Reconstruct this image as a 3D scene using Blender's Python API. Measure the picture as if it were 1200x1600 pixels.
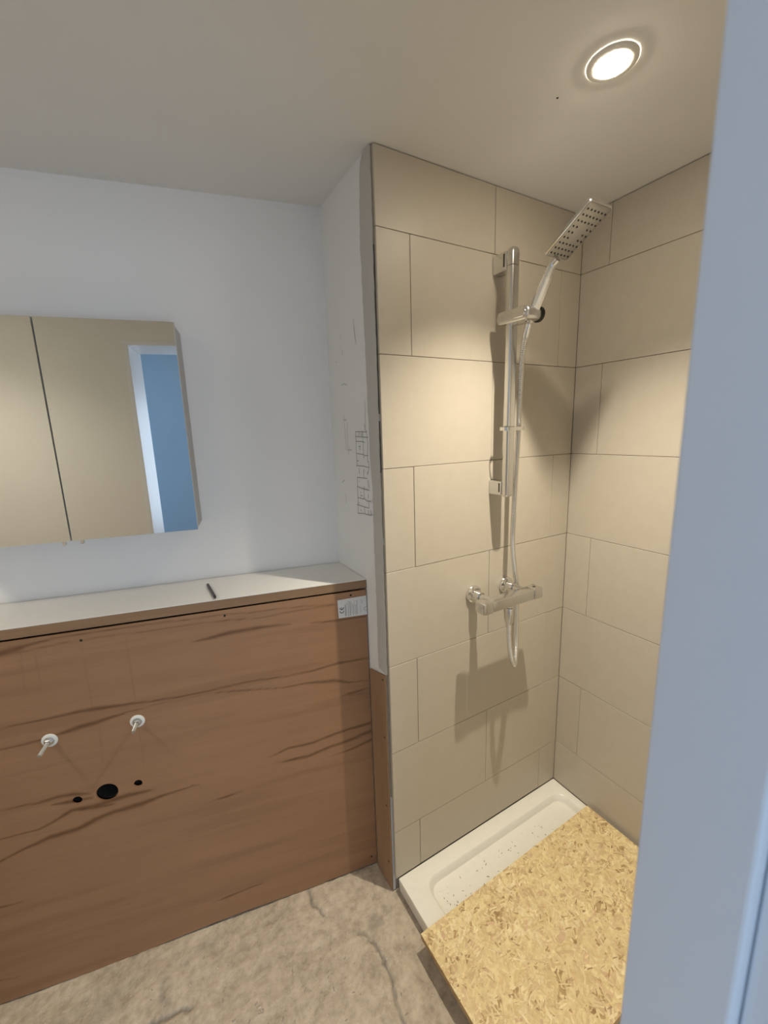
import bpy, bmesh, math, random
import numpy as np
from mathutils import Vector, Matrix

random.seed(7)
np.random.seed(7)
scene = bpy.context.scene
for o_ in list(bpy.data.objects):
    bpy.data.objects.remove(o_, do_unlink=True)
COL = scene.collection
R_ = math.radians

# ------------------------------------------------------------------ camera
# world: shower wall with the fittings is the plane y=0, the end wall is x=0.803,
# z=0 is the top of the shower tray; 1 unit = 1 m
YAW, PITCH, ROLL = 0.517483892, -0.193926284, -0.0319081113
CAM = Vector((-0.566332899, -0.998271003, 1.50083996))
FPX = 650.731
fwd = Vector((math.sin(YAW)*math.cos(PITCH), math.cos(YAW)*math.cos(PITCH), math.sin(PITCH)))
rgt = Vector((math.cos(YAW), -math.sin(YAW), 0))
upv = rgt.cross(fwd)
r2 = rgt*math.cos(ROLL) + upv*math.sin(ROLL)
u2 = -rgt*math.sin(ROLL) + upv*math.cos(ROLL)
cd = bpy.data.cameras.new('camera')
cam = bpy.data.objects.new('camera', cd)
COL.objects.link(cam)
cam.matrix_world = Matrix(((r2.x, u2.x, -fwd.x, CAM.x), (r2.y, u2.y, -fwd.y, CAM.y), (r2.z, u2.z, -fwd.z, CAM.z), (0, 0, 0, 1)))
cd.sensor_fit = 'HORIZONTAL'
cd.sensor_width = 36
cd.lens = FPX/1200*36
cd.clip_start = 0.01
cd.dof.use_dof = True
cd.dof.focus_distance = 1.45
cd.dof.aperture_fstop = 7.0
scene.camera = cam

# ------------------------------------------------------------------ view, sky, daylight
scene.view_settings.view_transform = 'Standard'
scene.view_settings.look = 'None'
scene.view_settings.gamma = 1
scene.view_settings.use_curve_mapping = False
scene.view_settings.exposure = 0.09
w = bpy.data.worlds.new('sky'); scene.world = w; w.use_nodes = True
wn = w.node_tree.nodes
bg = wn['Background']
bg.inputs[0].default_value = (0.42, 0.64, 1.0, 1)
bg.inputs[1].default_value = 0.45

def win_light(name, loc, rot, sx, sy, power, color):
    l = bpy.data.lights.new(name, 'AREA'); l.shape = 'RECTANGLE'; l.size = sx; l.size_y = sy
    l.energy = power; l.color = color
    o = bpy.data.objects.new(name, l); COL.objects.link(o)
    o.location = loc; o.rotation_euler = rot
    return o

# frames: basin wall (turned 12.5 deg from the tiled wall) and door wall (turned 11 deg)
TH = R_(-12.5)
BW0 = Vector((0, 0.335, 0))
def BW(s, t, z):       # s along the wall (to the right), t out of it, z up
    return Vector((math.cos(TH)*s + math.sin(TH)*t, 0.335 + math.sin(TH)*s - math.cos(TH)*t, z))
DTH = math.atan2(-.191, .9816)
DW0 = Vector((-0.305, -0.875, 0))    # right inner edge of the doorway
def DW(a, b, z):       # a along the door wall, b into the bathroom (negative = hallway)
    return Vector((DW0.x + math.cos(DTH)*a - math.sin(DTH)*b, DW0.y + math.sin(DTH)*a + math.cos(DTH)*b, z))
CEIL = 2.18
WB = 0.8033            # tile face of the end wall
FZ = -0.06             # floor near the tray
HX0, HX1, HY0, HY1 = -2.3, 1.5, -2.1, -0.25    # hallway in door-wall frame
DAY = (0.33, 0.60, 1.0)
win_light('daylight_window_end', DW(HX0-.02, -1.15, 1.25), (0, R_(-90), DTH), 1.3, 1.2, 13, DAY)
win_light('added_daylight_far', DW(.05, HY0-.02, 1.25), (R_(90), 0, DTH), 1.2, 1.2, 24, (.66, .80, 1))  # added lamp at an unseen far window, sends more daylight through the doorway

# ------------------------------------------------------------------ materials
def new_mat(name):
    m = bpy.data.materials.new(name); m.use_nodes = True
    nt = m.node_tree
    return m, nt, nt.nodes['Principled BSDF']
def lnk(nt, a, b): nt.links.new(a, b)
def tex_coord(nt, kind='Object', scale=(1, 1, 1), rot=(0, 0, 0)):
    tc = nt.nodes.new('ShaderNodeTexCoord'); mp = nt.nodes.new('ShaderNodeMapping')
    mp.inputs['Scale'].default_value = scale; mp.inputs['Rotation'].default_value = rot
    lnk(nt, tc.outputs[kind], mp.inputs[0]); return mp.outputs[0]
def noise(nt, vec, scale, detail=4, rough=.55):
    n = nt.nodes.new('ShaderNodeTexNoise'); n.inputs['Scale'].default_value = scale
    n.inputs['Detail'].default_value = detail; n.inputs['Roughness'].default_value = rough
    if vec is not None: lnk(nt, vec, n.inputs['Vector'])
    return n.outputs['Fac']
def ramp(nt, fac, stops):
    r = nt.nodes.new('ShaderNodeValToRGB'); e = r.color_ramp.elements
    while len(e) < len(stops): e.new(.5)
    for i, (p_, c_) in enumerate(stops):
        e[i].position = p_; e[i].color = (*c_, 1) if len(c_) == 3 else c_
    lnk(nt, fac, r.inputs[0]); return r.outputs[0]
def mix(nt, fac, a, b, mode='MIX'):
    n = nt.nodes.new('ShaderNodeMix'); n.data_type = 'RGBA'; n.blend_type = mode
    for sock, v in ((n.inputs[0], fac), (n.inputs[6], a), (n.inputs[7], b)):
        if isinstance(v, (int, float)): sock.default_value = v
        elif isinstance(v, tuple): sock.default_value = (*v, 1)
        else: lnk(nt, v, sock)
    return n.outputs[2]
def bump(nt, bsdf, h, strength=.2, dist=.002):
    b = nt.nodes.new('ShaderNodeBump'); b.inputs['Strength'].default_value = strength; b.inputs['Distance'].default_value = dist
    lnk(nt, h, b.inputs['Height']); lnk(nt, b.outputs[0], bsdf.inputs['Normal'])
def plain(name, col, rough=.5, metal=0, spec=None):
    m, nt, b = new_mat(name)
    b.inputs['Base Color'].default_value = (*col, 1); b.inputs['Roughness'].default_value = rough; b.inputs['Metallic'].default_value = metal
    if spec is not None: b.inputs['Specular IOR Level'].default_value = spec
    n = noise(nt, tex_coord(nt), 60, 3)
    c = mix(nt, n, tuple(x*.96 for x in col), tuple(min(1, x*1.03) for x in col))
    lnk(nt, c, b.inputs['Base Color'])
    return m
M = {}
def paint(name, col, rough=.75):
    m, nt, b = new_mat(name)
    v = tex_coord(nt)
    n = noise(nt, v, 3.5, 5)
    c = ramp(nt, n, [(.3, tuple(x*.965 for x in col)), (.7, col)])
    lnk(nt, c, b.inputs['Base Color']); b.inputs['Roughness'].default_value = rough
    bump(nt, b, noise(nt, v, 140, 3), .12, .001)
    return m
M['white'] = paint('white_wall_paint', (.80, .795, .79))
M['ceil'] = paint('ceiling_paint', (.80, .79, .77))
M['cream'] = paint('cream_wall_paint', (.79, .775, .725))
M['nib'] = paint('nib_lifted_white', (.89, .89, .885))  # wall white lifted to make up for too little light on the nib
M['hallpaint'] = paint('hall_wall_blue_grey', (.42, .50, .55))  # darker and bluer than the other hall walls
M['gloss'] = paint('white_gloss_woodwork', (.80, .81, .82), .45)
M['trowel'] = paint('grey_plaster', (.60, .58, .54), .9)
m, nt, b = new_mat('beige_tile')
v = tex_coord(nt)
oi = nt.nodes.new('ShaderNodeObjectInfo')
tint = ramp(nt, oi.outputs['Random'], [(0, (.52, .465, .385)), (1, (.55, .495, .41))])
n = noise(nt, v, 26, 5)
c = mix(nt, .35, tint, ramp(nt, n, [(.35, (.505, .45, .37)), (.7, (.56, .505, .42))]))
lnk(nt, c, b.inputs['Base Color']); b.inputs['Roughness'].default_value = .42
bump(nt, b, noise(nt, tex_coord(nt, scale=(160, 160, 60)), 6, 3), .06, .0006)
M['tile'] = m
M['backing'] = plain('dark_tile_backing', (.10, .095, .085), .95)
M['grout'] = plain('joint_filler', (.33, .295, .24), .95)
M['tray'] = plain('cream_acrylic', (.84, .82, .74), .28)
M['black'] = plain('black_plastic', (.012, .012, .012), .4)
M['dark'] = plain('dark_void', (.02, .018, .016), .9)
M['chrome'] = plain('chrome', (.80, .80, .80), .06, 1)
M['satin'] = plain('satin_chrome', (.72, .72, .71), .22, 1)
M['steel'] = plain('zinc_steel', (.66, .67, .68), .28, 1)
M['face'] = plain('chrome_spray_face', (.42, .415, .40), .22, 1)
M['mirror'] = plain('mirror_glass', (.86, .87, .865), .0, 1)
m, nt, b = new_mat('mirror_glass'); b.inputs['Base Color'].default_value = (.87, .88, .86, 1); b.inputs['Metallic'].default_value = 1; b.inputs['Roughness'].default_value = .008
M['mirror'] = m
M['alu'] = plain('brushed_aluminium', (.43, .41, .395), .40, .4)
M['carcass'] = plain('grey_carcass', (.55, .55, .54), .5)
M['laminate'] = plain('white_laminate', (.80, .79, .76), .32)
M['washer'] = plain('white_nylon', (.78, .77, .72), .5)
M['paper'] = plain('label_paper', (.66, .67, .68), .55)
M['ink'] = plain('printed_ink', (.03, .03, .035), .7)
M['inkgrey'] = plain('pale_print', (.36, .37, .39), .7)
M['graphite'] = plain('graphite_line', (.30, .30, .31), .7)
M['graphite_faint'] = plain('faint_graphite', (.50, .50, .50), .8)
M['pencil'] = plain('black_pencil_paint', (.02, .015, .012), .35)
M['crumb'] = plain('plaster_crumb', (.36, .32, .27), .95)
M['crumb_light'] = plain('pale_crumb', (.62, .58, .50), .95)

def wood(name, light, mid, dark, attr=None, stretch=(1.6, 30, 22)):
    m, nt, b = new_mat(name)
    v = tex_coord(nt, scale=stretch)
    n = noise(nt, v, 1.4, 6, .6)
    fine = noise(nt, tex_coord(nt, scale=(8, 90, 130)), 3, 3)
    c = ramp(nt, n, [(.30, mid), (.65, light)])
    c = mix(nt, ramp(nt, fine, [(.50, (0, 0, 0)), (.80, (.15, .15, .15))]), c, dark)
    if attr:
        a = nt.nodes.new('ShaderNodeAttribute'); a.attribute_name = attr
        c = mix(nt, a.outputs['Fac'], c, dark)
    lnk(nt, c, b.inputs['Base Color']); b.inputs['Roughness'].default_value = .55
    bump(nt, b, fine, .08, .0008)
    return m
M['ply'] = wood('brown_plywood', (.335, .185, .098), (.30, .162, .085), (.12, .054, .020), 'grain')
M['plyedge'] = wood('plywood_edge', (.30, .185, .10), (.22, .13, .07), (.10, .05, .022))
M['plyboard'] = wood('plywood_filler', (.36, .23, .14), (.30, .185, .11), (.17, .09, .045), None, (22, 22, 1.6))

m, nt, b = new_mat('raw_concrete')
v = tex_coord(nt)
n1 = noise(nt, v, 5, 6, .6); n2 = noise(nt, v, 42, 5, .65)
c = ramp(nt, n1, [(.30, (.38, .315, .235)), (.50, (.53, .445, .34)), (.72, (.64, .545, .425))])
c = mix(nt, .42, c, ramp(nt, n2, [(.34, (.22, .185, .14)), (.50, (.46, .39, .305)), (.68, (.66, .58, .47))]))
a = nt.nodes.new('ShaderNodeAttribute'); a.attribute_name = 'stain'
c = mix(nt, a.outputs['Fac'], c, (.235, .215, .185))
sp = nt.nodes.new('ShaderNodeTexVoronoi'); sp.inputs['Scale'].default_value = 55; lnk(nt, v, sp.inputs['Vector'])
spk = ramp(nt, sp.outputs['Distance'], [(.05, (1, 1, 1)), (.10, (0, 0, 0))])
sel = ramp(nt, noise(nt, v, 23, 2), [(.58, (0, 0, 0)), (.62, (1, 1, 1))])
c = mix(nt, mix(nt, 1.0, spk, sel, 'MULTIPLY'), c, (.74, .69, .60))
lnk(nt, c, b.inputs['Base Color']); b.inputs['Roughness'].default_value = .92
bump(nt, b, n2, .9, .006)
M['concrete'] = m
M['hallfloor'] = plain('hall_floor_board', (.22, .20, .18), .6)

m, nt, b = new_mat('strand_board')
a = nt.nodes.new('ShaderNodeAttribute'); a.attribute_name = 'strand'
v = tex_coord(nt)
c = mix(nt, ramp(nt, noise(nt, v, 90, 4), [(.42, (0, 0, 0)), (.8, (.42, .42, .42))]), a.outputs['Color'], (.42, .26, .11))
lnk(nt, c, b.inputs['Base Color']); b.inputs['Roughness'].default_value = .62
M['strand'] = m
m, nt, b = new_mat('strand_board_core')
v = tex_coord(nt, scale=(1, 1, 3))
c = ramp(nt, noise(nt, v, 45, 5, .7), [(.3, (.24, .13, .05)), (.5, (.50, .34, .16)), (.75, (.62, .45, .23))])
lnk(nt, c, b.inputs['Base Color']); b.inputs['Roughness'].default_value = .7
M['osbcore'] = m
m, nt, b = new_mat('led_diffuser')
b.inputs['Emission Color'].default_value = (1, .88, .68, 1); b.inputs['Emission Strength'].default_value = 170
b.inputs['Base Color'].default_value = (1, .95, .85, 1)
M['led'] = m

# ------------------------------------------------------------------ helpers
def finish(ob, label=None, cat=None, group=None, kind=None):
    if label: ob['label'] = label
    if cat: ob['category'] = cat
    if group: ob['group'] = group
    if kind: ob['kind'] = kind
    return ob
def thing(name, label, cat, loc, rotz=0, group=None):
    o = bpy.data.objects.new(name, None); COL.objects.link(o)
    o.empty_display_size = .05
    o.location = loc; o.rotation_euler = (0, 0, rotz)
    return finish(o, label, cat, group)
def obj(name, bm, mat, parent=None, loc=(0, 0, 0), rotz=0, smooth=None):
    me = bpy.data.meshes.new(name)
    bmesh.ops.recalc_face_normals(bm, faces=bm.faces)
    if smooth is not None:
        for f in bm.faces: f.smooth = True
        for e in bm.edges:
            if len(e.link_faces) == 2 and e.calc_face_angle(0) > R_(smooth): e.smooth = False
    bm.to_mesh(me); bm.free()
    me.materials.append(M[mat] if isinstance(mat, str) else mat)
    o = bpy.data.objects.new(name, me); COL.objects.link(o)
    o.location = loc; o.rotation_euler = (0, 0, rotz)
    if parent: o.parent = parent
    return o
def box(bm, x0, x1, y0, y1, z0, z1, bev=0, seg=2):
    vs = [bm.verts.new(p_) for p_ in ((x0, y0, z0), (x1, y0, z0), (x1, y1, z0), (x0, y1, z0), (x0, y0, z1), (x1, y0, z1), (x1, y1, z1), (x0, y1, z1))]
    fs = [bm.faces.new([vs[i] for i in f]) for f in ((0, 3, 2, 1), (4, 5, 6, 7), (0, 1, 5, 4), (1, 2, 6, 5), (2, 3, 7, 6), (3, 0, 4, 7))]
    if bev:
        es = {e for f in fs for e in f.edges}
        bmesh.ops.bevel(bm, geom=list(es), offset=bev, segments=seg, affect='EDGES', profile=.5)
    return bm
def B(*a, **k): return box(bmesh.new(), *a, **k)
def ortho(d):
    d = Vector(d).normalized(); a = Vector((0, 0, 1)) if abs(d.z) < .9 else Vector((1, 0, 0))
    u = d.cross(a).normalized(); return u, d.cross(u).normalized()
def rings(bm, loops, cap0=True, cap1=True, closed=True):
    vl = [[bm.verts.new(p_) for p_ in l] for l in loops]
    n_ = len(vl[0])
    for a_, b_ in zip(vl, vl[1:]):
        for i in range(n_ if closed else n_-1):
            j = (i+1) % n_
            bm.faces.new((a_[i], a_[j], b_[j], b_[i]))
    if cap0: bm.faces.new(vl[0][::-1])
    if cap1: bm.faces.new(vl[-1])
    return bm
def circ(c_, u, v_, r, n_=16): return [Vector(c_) + u*(r*math.cos(2*math.pi*i/n_)) + v_*(r*math.sin(2*math.pi*i/n_)) for i in range(n_)]
def lathe(bm, p_, d, prof, n_=24, cap0=True, cap1=True):   # prof: (distance along d, radius)
    d = Vector(d).normalized(); u, v_ = ortho(d)
    return rings(bm, [circ(Vector(p_)+d*h, u, v_, r, n_) for h, r in prof], cap0, cap1)
def catmull(pts, step):
    pts = [Vector(q) for q in pts]; P_ = [pts[0]*2-pts[1]] + pts + [pts[-1]*2-pts[-2]]
    out = []
    for i in range(1, len(P_)-2):
        a_, b_, c_, d_ = P_[i-1:i+3]; n_ = max(2, int((c_-b_).length/step))
        for k in range(n_):
            t = k/n_
            out.append(.5*((2*b_)+(c_-a_)*t+(2*a_-5*b_+4*c_-d_)*t*t+(3*b_-a_-3*c_+d_)*t**3))
    out.append(pts[-1]); return out
def tube(bm, pts, rad, n_=10):
    loops = []; d0 = (pts[1]-pts[0]).normalized(); u, _ = ortho(d0)
    for i, q in enumerate(pts):
        d = (pts[min(i+1, len(pts)-1)] - pts[max(i-1, 0)]).normalized()
        u = (u - d*u.dot(d)).normalized(); v_ = d.cross(u)
        loops.append(circ(q, u, v_, rad(i) if callable(rad) else rad, n_))
    return rings(bm, loops)
def rrect(x0, x1, y0, y1, r, n_=8):
    pts = []
    for cx, cy, a0 in ((x1-r, y1-r, 0), (x0+r, y1-r, 90), (x0+r, y0+r, 180), (x1-r, y0+r, 270)):
        for k in range(n_+1):
            a_ = R_(a0+90*k/n_); pts.append((cx+r*math.cos(a_), cy+r*math.sin(a_)))
    return pts
def fbm(x, y, scale, oct_=4, seed=0):
    rs = np.random.RandomState(seed); out = np.zeros_like(x); amp = 1; tot = 0
    for k in range(oct_):
        g = rs.rand(64, 64); X = x*scale*2**k; Y = y*scale*2**k
        xi = np.floor(X).astype(int); yi = np.floor(Y).astype(int); fx = X-xi; fy = Y-yi
        fx = fx*fx*(3-2*fx); fy = fy*fy*(3-2*fy)
        q = lambda i, j: g[i % 64, j % 64]
        out += amp*((q(xi, yi)*(1-fx)+q(xi+1, yi)*fx)*(1-fy)+(q(xi, yi+1)*(1-fx)+q(xi+1, yi+1)*fx)*fy)
        tot += amp; amp *= .5
    return out/tot
def seg_dist(px, py, a_, b_):
    dx, dy = b_[0]-a_[0], b_[1]-a_[1]; L2 = dx*dx+dy*dy+1e-12
    t = np.clip(((px-a_[0])*dx+(py-a_[1])*dy)/L2, 0, 1)
    return np.hypot(px-a_[0]-t*dx, py-a_[1]-t*dy), t

# ------------------------------------------------------------------ the room shell
def grid_mesh(name, V, nx, ny, mat, attr=None, vals=None):
    me = bpy.data.meshes.new(name)
    idx = np.arange(nx*ny).reshape(ny, nx)
    F = np.stack([idx[:-1, :-1], idx[:-1, 1:], idx[1:, 1:], idx[1:, :-1]], -1).reshape(-1, 4)
    me.from_pydata(V.tolist(), [], F.tolist())
    if attr:
        at = me.attributes.new(attr, 'FLOAT', 'POINT'); at.data.foreach_set('value', vals.astype(np.float32))
    me.materials.append(M[mat])
    me.polygons.foreach_set('use_smooth', np.ones(len(F), bool))
    o = bpy.data.objects.new(name, me); COL.objects.link(o); return o
st_ = .005
gx = np.arange(-2.2, .95, st_); gy = np.arange(-1.1, .85, st_)
X, Y = np.meshgrid(gx, gy)
Z = FZ + np.where(X < 0, .037*X, 0.0)
Zn = (fbm(X, Y, 6, 4, 3)-.5)*.010 + (fbm(X, Y, 40, 3, 5)-.5)*.007
Z = Z + Zn*np.clip((-.02-X)/.05, 0.1, 1)
stain = np.zeros_like(X)
CR = [[[-.158, -.03], [-.131, -.066], [-.126, -.098], [-.125, -.136], [-.128, -.186], [-.14, -.227], [-.146, -.283], [-.17, -.36]],
      [[-.252, .171], [-.252, .119], [-.236, .074]], [[-.79, .106], [-.729, .082], [-.674, .079], [-.634, .07]]]
wob = (fbm(X, Y, 30, 3, 9)-.5)*.02
for cr in CR:
    for a_, b_ in zip(cr, cr[1:]):
        d_, _ = seg_dist(X+wob, Y+wob, a_, b_)
        Z -= .006*np.exp(-(d_/.0045)**2); stain = np.maximum(stain, np.minimum(.95, np.exp(-(d_/.0042)**2)*(.55+1.0*fbm(X, Y, 35, 2, 12))))
for (cx, cy, rx, ry, s_) in [(-.079, -.036, .05, .03, .55), (-.702, .135, .018, .05, .5), (-.44, .055, .03, .02, .2), (-.62, .2, .1, .02, .35), (-.9, .2, .12, .05, .3)]:
    q = ((X-cx+wob)/rx)**2+((Y-cy+wob)/ry)**2
    stain = np.maximum(stain, s_*np.clip(1.4-q, 0, 1)*np.clip(2.6*fbm(X, Y, 45, 3, 14)-.6, 0, 1))
# the step where old screed breaks off beside the crack
Z += .004*np.clip((-.13-X+wob*.5)/.02, 0, 1)*np.clip((.0-Y)/.05, 0, 1)
floor = grid_mesh('floor', np.stack([X, Y, Z], -1).reshape(-1, 3), len(gx), len(gy), 'concrete', 'stain', stain.ravel())
finish(floor, kind='structure')
def struct(name, bm, mat, parent=None, loc=(0, 0, 0), rotz=0):
    o = obj(name, bm, mat, parent, loc, rotz)
    if not parent: finish(o, kind='structure')
    return o
struct('ceiling', B(-2.6, 1.1, -1.35, .95, CEIL, CEIL+.1), 'ceil')
struct('wall_left', B(-2.05, .06, 0, .1, -.25, CEIL), 'white', None, BW0, TH)
WY = .016     # face of the substrate behind the tiles
wall_back = struct('wall_back', B(.011, .93, WY, .30, -.2, CEIL), 'backing')
wall_right = struct('wall_right', B(WB+WY, .95, -1.2, WY-.0005, -.2, CEIL), 'backing')
wall_nib = struct('wall_nib', B(0, .0105, WY, .42, -.2, CEIL), 'nib')
struct('wall_end', B(-2.05, -1.95, -1.5, -.002, -.25, CEIL), 'white', None, BW0, TH)
DH = 1.965; DOOR_W = .76
bm = bmesh.new()
box(bm, -1.75, -DOOR_W-.02, -.25, 0, -.25, CEIL); box(bm, .0235, 1.13, -.25, 0, -.25, CEIL); box(bm, -DOOR_W-.02, .02, -.25, 0, DH, CEIL)
struct('wall_front', bm, 'cream', None, DW0, DTH)
# hallway behind the camera; end window, and an unseen far one added for daylight
struct('floor_hall', B(HX0-.1, HX1+.1, HY0-.1, HY1+.02, -.2, -.10), 'hallfloor', None, DW0, DTH)
struct('ceiling_hall', B(HX0-.1, HX1+.1, HY0-.1, -.26, 2.3, 2.4), 'ceil', None, DW0, DTH)
bm = bmesh.new()
box(bm, HX0-.1, -.55, HY0-.1, HY0, -.1, 2.3); box(bm, .65, HX1, HY0-.1, HY0, -.1, 2.3); box(bm, -.55, .65, HY0-.1, HY0, -.1, .65); box(bm, -.55, .65, HY0-.1, HY0, 1.85, 2.3)
struct('wall_hall', bm, 'hallpaint', None, DW0, DTH)
bm = bmesh.new()
box(bm, -2.4, -1.76, -.36, -.25, -.1, 2.3); box(bm, 1.14, HX1, -.36, -.25, -.1, 2.3)
struct('wall_hall_return', bm, 'white', None, DW0, DTH)
struct('wall_hall_end', B(HX1, HX1+.1, HY0-.1, -.26, -.1, 2.3), 'white', None, DW0, DTH)
bm = bmesh.new()
for a_ in ((-.55, -.50, .65, 1.85), (.60, .65, .65, 1.85), (-.50, .60, .65, .70), (-.50, .60, 1.80, 1.85), (.03, .07, .70, 1.80)): box(bm, a_[0], a_[1], HY0-.07, HY0-.03, a_[2], a_[3])
struct('added_window_2', bm, 'gloss', None, DW0, DTH)
for nm, x0, x1, k in (('window_1', HX0-.1, HX0, 1),):
    bm = bmesh.new()
    box(bm, x0, x1, HY0, -.26, -.1, .62); box(bm, x0, x1, HY0, -.26, 1.9, 2.3)
    box(bm, x0, x1, HY0, -1.82, .62, 1.9); box(bm, x0, x1, -.48, -.26, .62, 1.9)
    struct('wall_hall_window', bm, 'white', None, DW0, DTH)
    bm = bmesh.new(); xm = (x0+x1)/2
    for a_ in ((-1.82, -1.77, .62, 1.9), (-.53, -.48, .62, 1.9), (-1.77, -.53, .62, .67), (-1.77, -.53, 1.85, 1.9), (-1.17, -1.13, .67, 1.85)):
        box(bm, xm-.02, xm+.02, a_[0], a_[1], a_[2], a_[3])
    struct(nm, bm, 'gloss', None, DW0, DTH)
# door lining: two jambs and a head, each with a stop further back
door = bpy.data.objects.new('door_1', None); COL.objects.link(door); door.location = DW0; door.rotation_euler = (0, 0, DTH)
finish(door, 'white painted door lining around the doorway', None, None, 'structure')
obj('jamb', B(.0015, .0235, -.064, .0, -.12, DH-.02, .002), 'gloss', door)
obj('door_stop', B(.0095, .0235, -.25, -.0645, -.12, DH-.02, .002), 'gloss', door)
obj('jamb', B(-DOOR_W-.02, -DOOR_W, -.058, .002, -.12, DH-.02, .002), 'gloss', door)
obj('door_stop', B(-DOOR_W-.02, -DOOR_W-.006, -.25, -.0585, -.12, DH-.02, .002), 'gloss', door)
obj('head_lining', B(-DOOR_W-.02, .02, -.25, .002, DH-.0195, DH, .002), 'gloss', door)

# tiles: 600 x 300, running bond, each one an object
PIT = .302; J = .0015
zj = [CEIL-.0015] + [1.99916-PIT*i for i in range(7)] + [-.0002]
tile_cache = {}
def tile(parent, axis, c0, c1, z0, z1):
    wdt = round(c1-c0, 4); hgt = round(z1-z0, 4); key = (axis, wdt, hgt)
    if key not in tile_cache:
        bm = bmesh.new()
        if axis == 'A': box(bm, -wdt/2, wdt/2, 0, .009, -hgt/2, hgt/2, .0007, 1)
        else: box(bm, 0, .009, -wdt/2, wdt/2, -hgt/2, hgt/2, .0007, 1)
        me = bpy.data.meshes.new('tile'); bmesh.ops.recalc_face_normals(bm, faces=bm.faces); bm.to_mesh(me); bm.free(); me.materials.append(M['tile'])
        tile_cache[key] = me
    o = bpy.data.objects.new('tile', tile_cache[key]); COL.objects.link(o); o.parent = parent
    j_ = random.uniform(0, .0009)
    if axis == 'A': o.location = ((c0+c1)/2, j_, (z0+z1)/2); o.rotation_euler = (random.uniform(-.0012, .0012), 0, random.uniform(-.0012, .0012))
    else: o.location = (WB+j_, (c0+c1)/2, (z0+z1)/2); o.rotation_euler = (0, random.uniform(-.0012, .0012), random.uniform(-.0012, .0012))
for i in range(8):
    zt, zb = zj[i]-J/2, zj[i+1]+J/2
    ca = [.003, .406, WB+.0005] if i % 2 == 0 else [.003, .1053, .707, WB+.0005]
    for a_, b_ in zip(ca, ca[1:]): tile(wall_back, 'A', a_+J/2, b_-J/2, zb, zt)
    cb = [-1.06, -.702, -.0998, .0004] if i % 2 == 0 else [-1.06, -1.003, -.401, .0004]
    for a_, b_ in zip(cb, cb[1:]): tile(wall_right, 'B', a_+J/2, b_-J/2, zb, zt)
obj('adhesive', B(.012, WB, .0095, WY, -.05, CEIL-.002), 'grout', wall_back)
obj('tile_gap_strip', B(.0006, .0118, .0094, WY+.0004, 1.385, 1.96), 'backing', wall_back)  # dark strip stands in for the shadowed gap behind the tile edge
obj('tile_gap_strip', B(.0014, .0118, .0094, WY+.0004, 1.9605, CEIL-.002), 'grout', wall_back)
obj('tile_gap_strip', B(.0014, .0118, .0094, WY+.0004, .32, 1.3845), 'grout', wall_back)
obj('adhesive', B(WB+.0095, WB+WY, -1.05, .009, -.05, CEIL-.002), 'grout', wall_right)

# rough plaster strip on the nib beside the tiles, with a wavy edge
edge = [(2.178, .052), (2.15, .066), (2.103, .070), (1.986, .077), (1.893, .075), (1.796, .072), (1.696, .069), (1.559, .069), (1.416, .065), (1.342, .059), (1.169, .061), (1.007, .060), (.77, .061)]
bm = bmesh.new(); loops = []
zz = np.linspace(2.178, .765, 90); ez = [e[0] for e in edge][::-1]; ey = [e[1] for e in edge][::-1]
for k, z_ in enumerate(zz):
    y_ = float(np.interp(z_, ez, ey)) + random.uniform(-.0016, .0016)
    yr = .0105 + random.uniform(-.0012, .0012)
    t_ = .0016 + random.uniform(-.0003, .0003)
    loops.append([(0.0002, y_+.001, z_), (-t_*.6, y_, z_), (-t_, y_-.004, z_), (-t_, yr+.002, z_), (-t_*.7, yr, z_), (.004, yr, z_)])
rings(bm, loops)
obj('plaster_strip', bm, 'trowel', wall_nib, smooth=60)
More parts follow.
